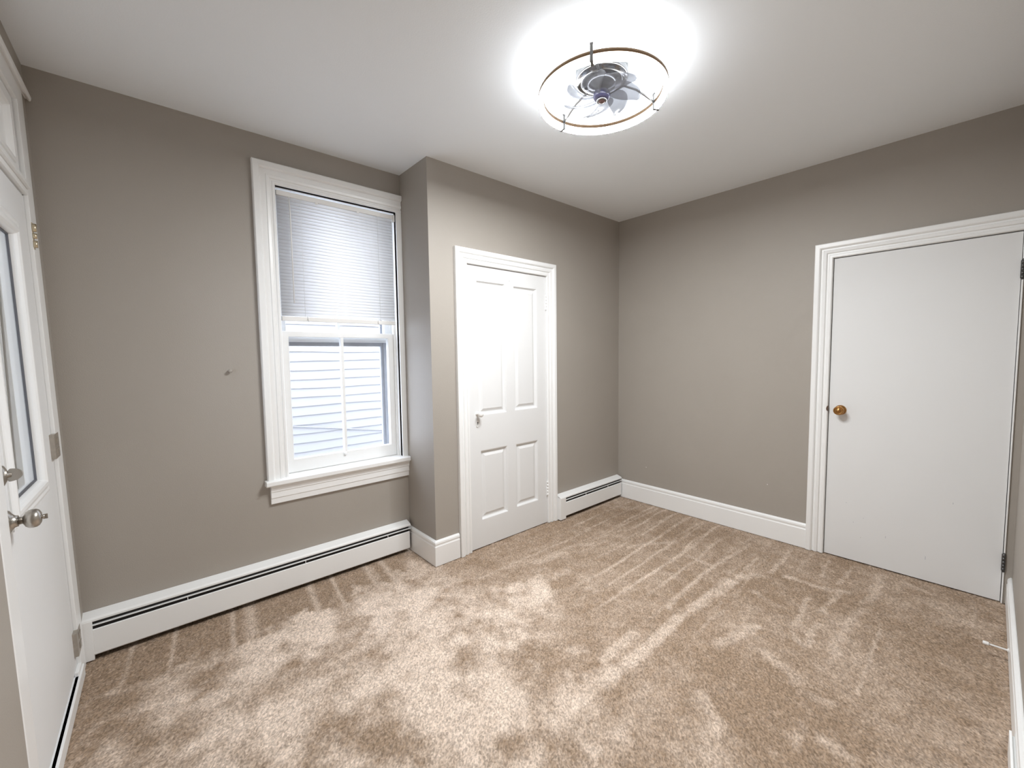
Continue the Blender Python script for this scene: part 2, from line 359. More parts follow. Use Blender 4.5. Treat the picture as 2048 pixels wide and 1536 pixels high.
# ---------------------------------------------------------------- walls and ceiling
T = 0.22
WX0, WX1, WZ0, WZ1 = 0.925, 1.655, 0.665, 2.345       # window opening
CX0, CX1, CZ1 = 1.973, 2.738, 1.987                   # closet door
RS0, RS1, RZ1 = 2.007, 2.797, 1.972                   # right door, s = -y
LS0, LS1, LZ1 = 0.172, 0.930, 2.020                   # left door
LT0, LT1 = 2.065, 2.385                               # transom light over it
b = MB(back); wall_cells(b, -0.075, XJ+0.02, 0, H, [(WX0, WX1, WZ0, WZ1)], 0, -T)
tag(b.build('wall_back', 'wall'), 'greige painted wall around the window', 'wall', 'structure')
b = MB(clos); wall_cells(b, XJ, W+0.1, 0, H, [(CX0-0.02, CX1+0.02, 0, CZ1+0.02)], 0, -0.12)
b.box((XJ, -0.12, 0), (XJ+0.1, -(D+0.02), H)); b.box((CX0-.05, -.5, 0), (CX1+.05, -.52, H))
tag(b.build('wall_closet', 'wall'), 'greige painted closet wall standing forward of the window wall', 'wall', 'structure')
b = MB(righ); wall_cells(b, D-0.1, -YN+0.12, 0, H, [(RS0-0.02, RS1+0.005, 0, RZ1+0.02)], 0, -0.12)
tag(b.build('wall_right', 'wall'), 'greige painted wall with the flat white door', 'wall', 'structure')
LW = -0.002
b = MB(left); wall_cells(b, -0.1, -YN+0.12, -.02, H+.02, [(LS0-0.02, LS1+0.02, 0, LT1+0.02)], LW, LW-0.082)
b.box((1.125, LW, 0), (-YN+0.05, LW+0.016, H))
tag(b.build('wall_left', 'wall'), 'greige painted wall with the glazed white door', 'wall', 'structure')
b = MB(near); b.box((-0.2, 0, 0), (W+0.12, -0.12, H))
tag(b.build('wall_front', 'wall'), 'greige painted wall at the right edge, beside the flat door', 'wall', 'structure')
b = MB(); b.box((-0.2, YN-0.12, H), (W+0.12, 0.22, H+0.1))
tag(b.build('ceiling', 'ceil'), 'flat white painted ceiling', 'ceiling', 'structure')

b = MB(righ); b.box((RS0-.05, -0.125, -.03), (RS1+.08, -0.135, RZ1+.05))  # unseen panel added to block light coming through the door gaps
tag(b.build('wall_light_stop', 'wall'), 'unseen panel added behind the flat door to stop light leaks', 'wall', 'structure')
# ---------------------------------------------------------------- baseboards
def base_prof(h): return [(0, 0), (0.018, 0), (0.018, h-0.040), (0.0145, h-0.034), (0.0145, h-0.026), (0.017, h-0.022), (0.015, h-0.010), (0.006, h), (0, h)]
def basebd(name, xf, s0, s1, h, label, d0=0, d1=0):
    b = MB(xf); P = base_prof(h)
    b.prism(P, lambda n, z: (s0+d0*n, n, z), lambda n, z: (s1+d1*n, n, z))
    return tag(b.build(name, 'white', bevel=0.0015), label, 'baseboard', 'structure')
basebd('baseboard_right', righ, D+0.0, 1.912, 0.172, 'white baseboard along the right wall between heater and door casing')
basebd('baseboard_front', near, 1.2, W, 0.150, 'white baseboard under the front wall at the right edge')
b = MB(); P = base_prof(0.168)
vs = []
for f in (lambda n, z: (XJ-n, -0.005, z), lambda n, z: (XJ-n, -D-n, z), lambda n, z: (1.869, -D-n, z)): vs += [f(n, z) for n, z in P]
n = len(P); b.add(vs, [(i*n+k, i*n+(k+1) % n, (i+1)*n+(k+1) % n, (i+1)*n+k) for i in range(2) for k in range(n)]+[tuple(range(n))[::-1], tuple(range(2*n, 3*n))])
tag(b.build('baseboard_corner', 'white', bevel=0.0015), 'short white baseboard wrapping the wall corner left of the closet door', 'baseboard', 'structure')

# ---------------------------------------------------------------- door casings
CP = [(0, 0), (0, 0.012), (0.004, 0.017), (0.018, 0.017), (0.021, 0.011), (0.030, 0.011), (0.034, 0.019), (0.050, 0.021), (0.053, 0.014), (0.062, 0.014), (0.066, 0.024), (0.072, 0.028), (0.094, 0.028), (0.098, 0.024), (0.098, 0)]
b = MB(clos); casing(b, CP, CX0, CX1, CZ1)
tag(b.build('trim_2', 'white', bevel=0.001), 'white moulded casing around the closet door', 'door casing', 'structure')
b = MB(righ); casing(b, CP, RS0, RS1, RZ1, 'LH')
b.box((RS1, 0, 0.0), (RS1+0.006, 0.008, RZ1))
tag(b.build('trim_3', 'white', bevel=0.001), 'white moulded casing around the flat door', 'door casing', 'structure')

# jambs (inside the openings)
def jambs(name, xf, s0, s1, zt, dep, label, stop=0.045, w1=0.02):
    b = MB(xf)
    b.box((s0, 0.0, 0), (s0-0.02, -dep, zt)); b.box((s1, 0.0, 0), (s1+w1, -dep, zt)); b.box((s0-0.02, 0.0, zt), (s1+w1, -dep, zt+0.02))
    b.box((s0, -stop, 0), (s0+0.012, -dep, zt)); b.box((s1, -stop, 0), (s1-0.012, -dep, zt)); b.box((s0, -stop, zt), (s1, -dep, zt-0.012))
    return tag(b.build(name, 'white'), label, 'door frame', 'structure')
jambs('trim_4', clos, CX0, CX1, CZ1, 0.118, 'white frame inside the closet doorway')
jambs('trim_5', righ, RS0, RS1, RZ1, 0.118, 'white frame inside the flat door opening', w1=0.005)

# ---------------------------------------------------------------- closet door (four raised panels)
G = 0.003
def panel_door(name, xf, s0, s1, z0, z1, th, n, holes, label):
    b = MB(xf); wall_cells(b, s0, s1, z0, z1, holes, n, n-th)
    for a0, a1, c0, c1 in holes:
        # moulding sloping into the recess, a flat gutter, then the raised field
        rings = [(0, n), (0.005, n-0.001), (0.010, n-0.010), (0.016, n-0.016), (0.026, n-0.016), (0.046, n-0.006), (0.052, n-0.006)]
        vs = []
        for o_, h in rings: vs += [(a0+o_, h, c0+o_), (a1-o_, h, c0+o_), (a1-o_, h, c1-o_), (a0+o_, h, c1-o_)]
        fs = [(i*4+k, i*4+(k+1) % 4, (i+1)*4+(k+1) % 4, (i+1)*4+k) for i in range(len(rings)-1) for k in range(4)]
        e = (len(rings)-1)*4; fs.append((e, e+1, e+2, e+3)); b.add(vs, fs)
    return b.build(name, 'doorwhite', bevel=0.0008)
cdoor = panel_door('door_1', clos, CX0+G, CX1-G, 0.004, CZ1-G, 0.035, -0.002,
    [(2.056, 2.320, 0.950, 1.888), (2.396, 2.640, 0.953, 1.882), (2.070, 2.322, 0.198, 0.703), (2.404, 2.640, 0.208, 0.700)], '')
tag(cdoor, 'white four panel closet door with small white knob', 'door', 'structure')
def child(mb, name, m, parent, bevel=0, label=None):
    o = mb.build(name, m, parent, bevel)
    if label: o['label'] = label
    return o
kp = lambda x, z: (x, -D, z)
b = MB(); b.lathe([(0.015, 0.0), (0.015, 0.004), (0.008, 0.007), (0.007, 0.020), (0.014, 0.026), (0.0205, 0.036), (0.0205, 0.045), (0.015, 0.053), (0.004, 0.056), (0, 0.056)], (2.048, -D+0.002, 0.966), (0, -1, 0), 28)
child(b, 'knob', 'porcelain', cdoor)
b = MB(clos); b.prism([(-0.011, 0.016), (-0.011, -0.022), (0, -0.030), (0.011, -0.022), (0.011, 0.016), (0, 0.024)], lambda a, z: (2.047+a, -0.002, 0.900+z), lambda a, z: (2.047+a, 0.002, 0.900+z))
esc = child(b, 'escutcheon', 'white', cdoor, 0.0006)
b = MB(clos); b.prism([(0.0045*math.cos(2*PI*k/12), 0.0045*math.sin(2*PI*k/12)+.003) for k in range(12)], lambda a, z: (2.047+a, 0.0021, 0.900+z), lambda a, z: (2.047+a, 0.0026, 0.900+z))
b.box((2.0455, 0.0021, 0.887), (2.0485, 0.0026, 0.903)); child(b, 'keyhole', 'dark', esc)
def butt_hinge(parent, p, zc, L, m, r=0.0055, ax=(0, 0, 1), leaf=None, name='hinge'):
    b = MB(); x, y = p; k = 5; g = 0.0012
    for i in range(k): b.lathe([(0, 0), (r, 0), (r, L/k-g), (0, L/k-g)], (x, y, zc-L/2+i*L/k), ax, 14)
    b.lathe([(0, 0), (r*0.75, 0.001), (r*0.85, 0.004), (0, 0.007)], (x, y, zc+L/2), ax, 12); b.lathe([(0, 0), (r*0.75, 0.001), (r*0.85, 0.004), (0, 0.007)], (x, y, zc-L/2), (0, 0, -1), 12)
    if leaf: b.box(*leaf)
    return child(b, name, m, parent, 0)
for zc in (1.785, 0.287): butt_hinge(cdoor, (CX1+0.001, -D-0.006), zc, 0.125, 'white', 0.006, leaf=((CX1-0.010, -D+0.001, zc-0.06), (CX1, -D-0.002, zc+0.06)))
b = MB(); b.lathe([(0, 0), (0.003, 0), (0.003, .006), (0, .006)], (2.357, -D+0.002, 1.915), (0, -1, 0), 10); child(b, 'hook', 'white', cdoor)

# ---------------------------------------------------------------- right door (flat slab)
b = MB(righ); b.box((RS0+0.004, -0.002, 0.004), (RS1-0.003, -0.037, RZ1-0.005))
rdoor = tag(b.build('door_2', 'doorwhite', bevel=0.001), 'flat white slab door with round brass knob', 'door', 'structure')
b = MB(); ko = (W, -2.072, 0.984)
b.lathe([(0.0, -.004), (0.032, -.003), (0.032, 0.0), (0.030, 0.005), (0.022, 0.010), (0.012, 0.013), (0.0115, 0.030), (0.020, 0.036), (0.0275, 0.045), (0.0285, 0.054), (0.026, 0.060), (0.023, 0.0605), (0.017, 0.056), (0.012, 0.0575), (0.010, 0.061), (0, 0.0615)], ko, (-1, 0, 0), 40)
child(b, 'knob', 'brass', rdoor, label='round antique brass knob')
for zc in (1.775, 0.225): butt_hinge(rdoor, (W-0.006, -(RS1+0.002)), zc, 0.095, 'darkmetal', 0.0065, leaf=((W-0.002, -RS1+.006, zc-.045), (W+0.001, -RS1-.001, zc+.045)))
b = MB(righ); b.prism([(0, -0.018), (0.0075, -0.012), (0.009, 0.0), (0.006, 0.014), (0, 0.020)], lambda a, z: (RS0+0.002-a*1.2, 0.0125, 0.990+z), lambda a, z: (RS0+0.002-a*1.2, 0.0172, 0.990+z))
child(b, 'latch_hole', 'rust', rdoor)
b = MB(righ)
for s_, z_, l_ in ((2.32, .215, .014), (2.50, .15, .02), (2.12, .38, .006), (2.21, .30, .005), (2.16, .26, .006), (2.6, .50, .01), (2.2, .17, .005)):
    b.box((s_, -0.0022, z_), (s_+0.002, -0.0018, z_-l_))
child(b, 'scuff_marks', M['cable'], rdoor, label='small grey scuffs near the bottom of the door')

# ---------------------------------------------------------------- left door: glazed exterior door, casing, transom
LC = [(0, -0.013), (0, -0.001), (0.006, 0.0), (0.100, 0.0), (0.106, -0.003), (0.135, -0.002), (0.150, -0.003), (0.165, -0.006), (0.168, -0.013)]
b = MB(left)
LL = [(0, -0.013), (0, -0.001), (0.006, 0.0), (0.085, 0.0), (0.090, -0.003), (0.112, -0.002), (0.120, -0.005), (0.122, -0.013)]
b.prism(LC, lambda a, n: (LS0-a, n, 0), lambda a, n: (LS0-a, n, 2.465)); b.prism(LL, lambda a, n: (LS1+a, n, 0), lambda a, n: (LS1+a, n, 2.465))
b.box((LS0, -0.013, LT1), (LS1, -0.0005, 2.465))
b.box((LS0, -0.013, LZ1+0.003), (LS1, -0.001, LT0)); b.box((LS0, -0.001, LT0-0.018), (LS1, 0.010, LT0-0.002))
tag(b.build('trim_6', 'white', bevel=0.001), 'white wide casing and transom bar around the glazed door', 'door casing', 'structure')
b = MB(left)    # cap moulding on top of the casing
b.prism([(-0.013, 0), (0.004, 0), (0.010, -0.006), (0.016, -0.007), (0.020, -0.002), (0.022, 0.010), (0.010, 0.014), (0.010, 0.030), (-0.013, 0.030)],
        lambda n, z: (0.006, n*0.8, 2.462+z), lambda n, z: (1.08, n*0.8, 2.462+z))
tag(b.build('trim_7', 'white', bevel=0.001), 'white cap moulding over the transom of the glazed door', 'door cap', 'structure')
b = MB(left)
b.box((LS0, -0.013, 0), (LS0-0.02, -0.076, LZ1)); b.box((LS1, -0.013, 0), (LS1+0.02, -0.076, LZ1)); b.box((LS0, -0.013, LZ1+0.003), (LS1, -0.076, LT0))
b.box((LS0-0.02, -0.013, LT0), (LS0, -0.076, LT1)); b.box((LS1+0.02, -0.013, LT0), (LS1, -0.076, LT1)); b.box((LS0, -0.013, LT1), (LS1, -0.076, LT1+0.02))
b.box((LS0, -0.062, 0), (LS0+0.012, -0.076, LZ1)); b.box((LS1, -0.062, 0), (LS1-0.012, -0.076, LZ1)); b.box((LS0, -0.062, LZ1), (LS1, -0.076, LZ1-0.012))
tag(b.build('trim_8', 'white'), 'white frame inside the glazed door opening', 'door frame', 'structure')
b = MB(left); b.box((0.15, -0.013, 0), (1.08, 0.006, 0.052)); b.box((LS0, 0.0, 0.052), (LS1, -0.15, 0.035)); b.box((0.15, -0.013, 0.05), (0.245, 0.0005, 0.070))
tag(b.build('trim_9', 'white', bevel=0.002), 'white threshold board below the glazed door', 'threshold', 'structure')
# transom sash with a moulded blank panel
b = MB(left); TN = -0.014
wall_cells(b, LS0+0.010, LS1-0.006, LT0+0.004, LT1-0.004, [(0.26, 0.82, LT0+0.055, LT1-0.055)], TN, TN-0.03)
rings = [(-0.006, TN-0.001), (-0.004, TN+0.005), (0, TN+0.008), (0.010, TN+0.008), (0.014, TN), (0.022, TN-0.010), (0.03, TN-0.012)]
vs = []
for o_, h in rings: vs += [(0.26+o_, h, LT0+.055+o_), (0.82-o_, h, LT0+.055+o_), (0.82-o_, h, LT1-.055-o_), (0.26+o_, h, LT1-.055-o_)]
b.add(vs, [(i*4+k, i*4+(k+1) % 4, (i+1)*4+(k+1) % 4, (i+1)*4+k) for i in range(6) for k in range(4)]+[(24, 25, 26, 27)])
w2 = b
b = MB(left); b.box((LS0, TN-0.008, LT0+0.004), (LS0+0.010, TN-0.03, LT1-0.004)); gapm = b  # near-black block painting the shade between sash and jamb
b = w2
w2 = tag(b.build('window_2', 'white', bevel=0.001), 'white painted over transom light above the glazed door', 'transom', 'structure')
child(gapm, 'gap_shade_strip', 'dark', w2, label='near black strip painting the shade in the gap beside the transom sash')
# door slab with half light
GL = (0.395, 0.790, 0.925, 1.825); DN = -0.013
b = MB(left); wall_cells(b, LS0+0.004, LS1-0.004, 0.064, LZ1-0.004, [GL], DN, DN-0.044)
ldoor = tag(b.build('door_3', 'doorwhite', bevel=0.001), 'white exterior door with a tall glass light and nickel knob', 'door', 'structure')
b = MB(left); a0, a1, c0, c1 = GL       # raised moulded frame round the glass
rings = [(-0.055, DN), (-0.055, DN+0.004), (-0.045, DN+0.006), (-0.036, DN+0.004), (-0.030, DN+0.006), (-0.020, DN+0.011), (-0.008, DN+0.011), (-0.002, DN+0.006), (0.002, DN-0.002), (0.004, DN-0.014)]
vs = []
for o_, h in rings: vs += [(a0+o_, h, c0+o_), (a1-o_, h, c0+o_), (a1-o_, h, c1-o_), (a0+o_, h, c1-o_)]
b.add(vs, [(i*4+k, i*4+(k+1) % 4, (i+1)*4+(k+1) % 4, (i+1)*4+k) for i in range(len(rings)-1) for k in range(4)])
lf = child(b, 'glass_frame', 'white', ldoor)
b = MB(left)
for q in (((a0, c0), (a0+.010, c1)), ((a1-.010, c0), (a1, c1)), ((a0, c0), (a1, c0+.010)), ((a0, c1-.010), (a1, c1))): b.box((q[0][0], DN-0.014, q[0][1]), (q[1][0], DN-0.020, q[1][1]))
child(b, 'glass_gasket', 'rubber', ldoor, label='dark grey gasket round the glass')
b = MB(left); b.box((a0+.002, DN-0.018, c0+.002), (a1-.002, DN-0.022, c1-.002)); child(b, 'pane', 'glass', ldoor)
def lp(s, n, z): return Vector(left(s, n, z))
KY, KZ = 0.890, 0.912
o_ = lp(KY, DN, KZ); b = MB()
b.lathe([(0.034, 0), (0.034, 0.002), (0.032, 0.006), (0.024, 0.010), (0.017, 0.016), (0.0155, 0.022)], o_, (1, 0, 0), 40)
kn = child(b, 'rosette', 'nickel', ldoor)
b = MB(); b.lathe([(0.0105, 0.018), (0.0105, 0.030), (0.014, 0.0325), (0.021, 0.036), (0.0255, 0.042), (0.0270, 0.050), (0.0260, 0.057), (0.0225, 0.0625), (0.015, 0.0665), (0.006, 0.068), (0, 0.068)], o_, (1, 0, 0), 40)
kb = child(b, 'knob', 'nickel', ldoor)
b = MB(); b.lathe([(0.0055, 0), (0.0055, 0.006), (0, 0.006)], o_+Vector((0.067, 0, 0)), (1, 0, 0), 16); b.box(tuple(o_+Vector((0.070, -0.0015, -0.007))), tuple(o_+Vector((0.079, 0.0015, 0.007)))); child(b, 'turn_button', 'nickel', kb)
o2 = lp(KY, DN, 1.047); b = MB()
b.lathe([(0.030, 0), (0.030, 0.002), (0.028, 0.006), (0.016, 0.011), (0.008, 0.013), (0.007, 0.020), (0, 0.020)], o2, (1, 0, 0), 36)
db = child(b, 'deadbolt_rose', 'nickel', ldoor)
b = MB(); th = []
for k in range(17):
    a = -PI/2+PI*k/16; th.append((0.016+0.026*math.cos(a)*1.0, 0.017*math.sin(a)))
th += [(0.010, 0.008), (0.010, -0.008)]
rot = lambda x, a, t: (o2.x+x, o2.y+a*0.45+t, o2.z+a)
b.prism(th, lambda x, a: rot(x, a, -0.003), lambda x, a: rot(x, a, 0.003)); child(b, 'thumb_turn', 'nickel', db, 0.001)
for i, (zc, m_, L_) in enumerate(((1.868, 'brasshinge', 0.105), (1.020, 'hinge', 0.100), (0.170, 'hinge', 0.100))):
    b = MB(left); b.box((LS0-0.050, -0.013, zc-L_/2), (LS0+0.040, 0.0012, zc+L_/2))
    if i == 0: b = MB(left); b.box((LS0-0.018, -0.001, zc-L_/2), (LS0-0.002, 0.0012, zc+L_/2))
    hg = child(b, 'hinge', m_, ldoor, 0, label='pale brass hinge with knuckles' if i == 0 else 'worn grey hinge plate')
    p = lp(LS0-0.004, 0.004 if i == 0 else 0.001, zc)
    if i == 0:
        for dz, l2 in ((0.028, 0.030), (-0.004, 0.020), (-0.036, 0.026)):
            b = MB(); b.lathe([(0, 0), (0.007, 0), (0.007, l2), (0, l2)], p+Vector((0.001, 0, dz-l2/2+.004)), (0, 0, 1), 14); child(b, 'knuckle', m_, hg)
    else:
        for dz in (0.020, -0.022):
            b = MB(left); b.box((LS0-0.036, 0.0012, zc+dz-0.012), (LS0+0.004, 0.0035, zc+dz+0.012)); b.box((LS0-0.010, 0.0035, zc+dz-.010), (LS0, 0.0042, zc+dz+0.008)); child(b, 'knuckle', 'hinge', hg, 0.001)

# ---------------------------------------------------------------- window
WPROF = [(0, -0.02), (0, 0.010), (0.004, 0.014), (0.014, 0.014), (0.018, 0.010), (0.026, 0.010), (0.030, 0.016), (0.044, 0.018), (0.047, 0.014), (0.072, 0.014), (0.076, 0.022), (0.082, 0.028), (0.108, 0.028), (0.113, 0.022), (0.113, 0)]
b = MB(back)
casing(b, WPROF, WX0, XJ-0.002, WZ1, 'LH', z0=WZ0)
b.box((WX1, -0.02, WZ0), (XJ-0.001, 0.012, WZ1))
b.box((0.822, 0.026, 2.415), (0.8225, 0.0285, 2.43))
win = tag(b.build('window_1', 'white', bevel=0.0012), 'white framed sash window with a half lowered blind', 'window', 'structure')
b = MB(back)
b.prism([(-0.09, 0.0), (-0.02, 0.006), (0.045, 0.004), (0.052, 0.0), (0.052, -0.022), (0.046, -0.028), (-0.09, -0.028)],
        lambda n, z: (0.800, n, 0.668+z), lambda n, z: (XJ-0.001, n, 0.668+z))
child(b, 'sill', 'white', win, 0.002)
b = MB(back)
b.prism([(0, 0), (0.034, 0), (0.034, -0.010), (0.029, -0.016), (0.026, -0.030), (0.026, -0.036), (0.022, -0.040), (0.022, -0.072), (0.018, -0.078), (0.016, -0.108), (0, -0.112)],
        lambda n, z: (0.826, n, 0.640+z), lambda n, z: (XJ-0.001, n, 0.640+z))
child(b, 'apron', 'white', win, 0.001)
b = MB(back)      # side and head linings with parting beads
b.box((WX0, -0.02, WZ0), (WX0+0.003, -T, WZ1)); b.box((WX1, -0.02, WZ0), (WX1-0.003, -T, WZ1)); b.box((WX0, -0.02, WZ1), (WX1, -T, WZ1-0.003))
for n_ in (0.050, 0.106):
    b.box((WX0, -n_, WZ0), (WX0+0.014, -n_-0.012, WZ1)); b.box((WX1, -n_, WZ0), (WX1-0.014, -n_-0.012, WZ1))
b.box((WX0, -0.05, WZ0-.02), (WX1, -T, WZ0+0.008))
child(b, 'frame_lining', 'white', win, 0.001)
def sash(name, n0, z0, z1, stile, top, bot, dp=0.036):
    s0, s1 = WX0+0.006, WX1-0.006; b = MB(back); g = [(s0+stile, z0+bot), (s1-stile, z1-top)]
    wall_cells(b, s0, s1, z0, z1, [(g[0][0], g[1][0], g[0][1], g[1][1])], -n0, -n0-dp)
    sh = child(b, name, 'white', win, 0.0025)
    b = MB(back); m = (g[0][0]+g[1][0])/2; b.box((m-0.009, -n0-0.002, g[0][1]), (m+0.009, -n0-dp+.002, g[1][1])); child(b, 'muntin', 'white', sh, 0.002)
    for a_, c_2 in ((g[0][0], m-0.009), (m+0.009, g[1][0])):
        b = MB(back); b.box((a_, -n0-0.018, g[0][1]), (c_2, -n0-0.021, g[1][1])); child(b, 'pane', 'glass', sh)
    return sh, g
ls, lg = sash('lower_sash', 0.064, WZ0+0.010, 1.530, 0.045, 0.032, 0.080)
us, ug = sash('upper_sash', 0.118, 1.470, WZ1-0.004, 0.045, 0.040, 0.034)
b = MB(back); b.lathe([(0.017, 0), (0.017, 0.006), (0.010, 0.008), (0, 0.008)], (1.285, -0.085, 1.530), (0, 0, 1), 20); b.box((1.275, -0.075, 1.536), (1.295, -0.10, 1.548)); child(b, 'sash_lock', 'white', win, 0.001)
b = MB(back); b.lathe([(0.004, 0), (0.012, 0.004), (0.010, 0.010), (0, 0.012)], (1.283, -0.062, 0.745), (0, 1, 0), 16); child(b, 'sash_lift', 'white', win)
b = MB(back)      # weathered storm frame and outside reveal
wall_cells(b, WX0-0.01, WX1+0.01, WZ0, WZ1+.01, [(WX0+0.045, WX1-0.060, WZ0+0.045, 1.445), (WX0+0.045, WX1-0.060, 1.51, WZ1-0.05)], -0.170, -0.195)
wall_cells(b, WX0-0.01, WX1+0.01, WZ0, WZ1+.01, [(WX0+0.028, WX1-0.040, WZ0+0.03, 1.470), (WX0+0.028, WX1-0.040, 1.51, WZ1-0.03)], -0.158, -0.172)
child(b, 'storm_frame', 'stormframe', win, 0.002, label='weathered grey storm window frame')

# ---------------------------------------------------------------- mini blind
BX0, BX1 = WX0+0.008, WX1-0.016
bl = empty('window_blind', (1.29, 0.03, 2.31)); tag(bl, 'white mini blind lowered over the upper half of the window', 'blind')
b = MB(back); b.box((BX0, -0.010, 2.300), (BX1, -0.036, 2.327)); child(b, 'head_rail', 'plastic', bl, 0.002)
b = MB(back); NS = 36; ZT, ZB = 2.288, 1.628
for i in range(NS):
    z = ZT-(ZT-ZB)*i/(NS-1); vs = []
    ang = math.radians(62+4*math.sin(i*2.1)); m_ = 6
    for s_ in (BX0+0.002, BX1-0.002):
        for k in range(m_+1):
            t = (k/m_-0.5)*0.0255; cu = 0.0022*(1-(2*k/m_-1)**2)
            vs.append((s_, -0.024+t*math.cos(ang)+cu*math.sin(ang), z-t*math.sin(ang)+cu*math.cos(ang)))
    b.add(vs, [(k, k+1, m_+1+k+1, m_+1+k) for k in range(m_)], True)
sl = child(b, 'slats', 'slat', bl)
md = sl.modifiers.new('thick', 'SOLIDIFY'); md.thickness = 0.0006
b = MB(back); b.box((BX0, -0.012, 1.588), (BX1, -0.034, 1.614)); br = child(b, 'bottom_rail', 'plastic', bl, 0.003)
for x_ in (1.075, 1.515):
    b = MB(back); b.tube([(x_, -0.008, 1.620), (x_+.001, -0.0085, 1.600), (x_+0.004, -0.010, 1.584)], 0.0022, 8); b.lathe([(0.005, 0), (0.005, 0.002), (0, 0.002)], (x_, -0.011, 1.600), (0, 1, 0), 12); child(b, 'cord_button', 'plastic', br)
for x_ in (1.06, 1.53):
    b = MB(back); b.tube([(x_, -0.0085, 2.300), (x_, -0.0085, 1.612)], 0.0008, 6); child(b, 'ladder_cord', 'plastic', bl)
b = MB(back); wz = [(0.998, -0.004, 2.285), (0.999, 0.003, 2.20), (0.999, 0.004, 1.690)]
b.tube(wz, 0.0034, 6); b.tube([(0.998, -0.012, 2.302), (0.998, -0.003, 2.296), (0.998, -0.003, 2.284)], 0.0016, 6); child(b, 'tilt_wand', M['plastic'], bl)
for x_ in (1.03+.12, 1.40):
    b = MB(back); b.box((x_-0.008, -0.006, 2.290), (x_+0.008, -0.010, 2.304)); child(b, 'valance_clip', 'plastic', bl, 0.001)
b = MB(back); b.box((BX1+.001, -0.006, 2.285), (BX1+0.014, -0.038, 2.330)); child(b, 'end_bracket', 'plastic', bl, 0.002)

# ---------------------------------------------------------------- baseboard heaters
def heater(xf, s0, s1, h, dep, cap, label, supports, rcap=False):
    t = empty('baseboard_heater', xf((s0+s1)/2, dep/2, 0)); tag(t, label, 'heater', group='white baseboard heaters')
    b = MB(xf)    # back plate with sloping top hood
    b.prism([(0.001, 0.01), (0.004, 0.01), (0.004, h-0.004), (dep-0.010, h-0.016), (dep-0.004, h-0.020), (dep-0.004, h-0.026), (dep-0.001, h-0.026), (dep-0.001, h-0.017), (dep-0.010, h-0.010), (0.001, h+0.004)],
            lambda n, z: (s0, n, z), lambda n, z: (s1, n, z)); child(b, 'hood', 'white', t, 0.0008)
    b = MB(xf); b.prism([(dep-0.012, h-0.042), (dep-0.001, h-0.0425), (dep, h-0.044), (dep-0.001, h-0.046), (dep-0.012, h-0.045)],
            lambda n, z: (s0+cap, n, z), lambda n, z: (s1, n, z)); child(b, 'louver', 'white', t)
    fz = h-0.062
    b = MB(xf); b.prism([(dep-0.010, fz-0.008), (dep-0.006, fz), (dep, fz-0.003), (dep, 0.028), (dep-0.010, 0.020), (dep-0.010, 0.024), (dep-0.003, 0.032), (dep-0.003, fz-0.006)],
            lambda n, z: (s0+cap, n, z), lambda n, z: (s1-0.010, n, z)); child(b, 'front_cover', 'white', t, 0.0008)
    b = MB(xf); b.prism([(0.004, 0.004), (dep+0.001, 0.004), (dep+0.001, h-0.022), (dep-0.010, h-0.010), (0.004, h-0.002)],
            lambda n, z: (s0, n, z), lambda n, z: (s0+cap, n, z)); child(b, 'end_cap', 'white', t, 0.0015)
    b = MB(xf); b.box((s0+cap, 0.006, 0.03), (s1-.012, dep-0.013, h-0.024)); child(b, 'slot_shade_fill', 'slot_shade', t)  # near-black block filling the inside so the slots read as shade
    for s_ in supports:
        b = MB(xf); b.box((s_, dep-0.006, fz-0.004), (s_+0.003, dep-0.002, h-0.044)); child(b, 'support_bracket', 'white', t)
    return t
heater(back, 0.034, XJ-0.022, 0.208, 0.060, 0.042, 'long white baseboard heater under the window', (0.42, 0.98, 1.50))
heater(clos, CX1+0.100, W-0.020, 0.205, 0.056, 0.066, 'short white baseboard heater right of the closet door', (3.17, 3.49))
b = MB(clos); b.box((W-0.0205, 0, 0.004), (W-0.018, 0.056, 0.20)); 

# ---------------------------------------------------------------- ceiling fan light
FX, FY, FZ, FR = 1.883, -1.538, 2.500, 0.274
fan = empty('ceiling_fan_light', (FX, FY, H)); tag(fan, 'round ceiling fan light with two glowing rings and clear blades', 'ceiling light')
def ring(name, z0, z1, r0, r1, m, n=96, bev=0.003):
    b = MB(); c = bev
    prof = [(r0+c, z0), (r1-c, z0), (r1, z0+c), (r1, z1-c), (r1-c, z1), (r0+c, z1), (r0, z1-c), (r0, z0+c)]
    k = len(prof); vs = [(FX+r*math.cos(2*PI*i/n), FY+r*math.sin(2*PI*i/n), z) for i in range(n) for r, z in prof]
    fs = [(i*k+j, i*k+(j+1) % k, ((i+1) % n)*k+(j+1) % k, ((i+1) % n)*k+j) for i in range(n) for j in range(k)]
    b.add(vs, fs, True); return child(b, name, m, fan)
ring('light_band', FZ+0.005, FZ+0.030, FR-0.019, FR+0.001, 'led')
ring('light_band', FZ-0.030, FZ-0.005, FR-0.019, FR+0.001, 'led')
df = ring('light_diffuser', FZ-0.0325, FZ-0.0295, FR-0.016, FR-0.002, 'white', bev=0.0004)
df.data.materials.append(M['led_down'])             # only the downward face glows strongly
for p in df.data.polygons:
    if p.normal.z < -0.95: p.material_index = 1
ring('metal_hoop', FZ-0.0072, FZ+0.0072, FR-0.0205, FR+0.0020, 'gold', bev=0.001)
b = MB(); b.lathe([(0.112, 0), (0.112, 0.038), (0.108, 0.043), (0.090, 0.044), (0.090, 0.050), (0.086, 0.052), (0.0, 0.052)], (FX, FY, H), (0, 0, -1), 56)
cn = child(b, 'canopy', 'chrome', fan)
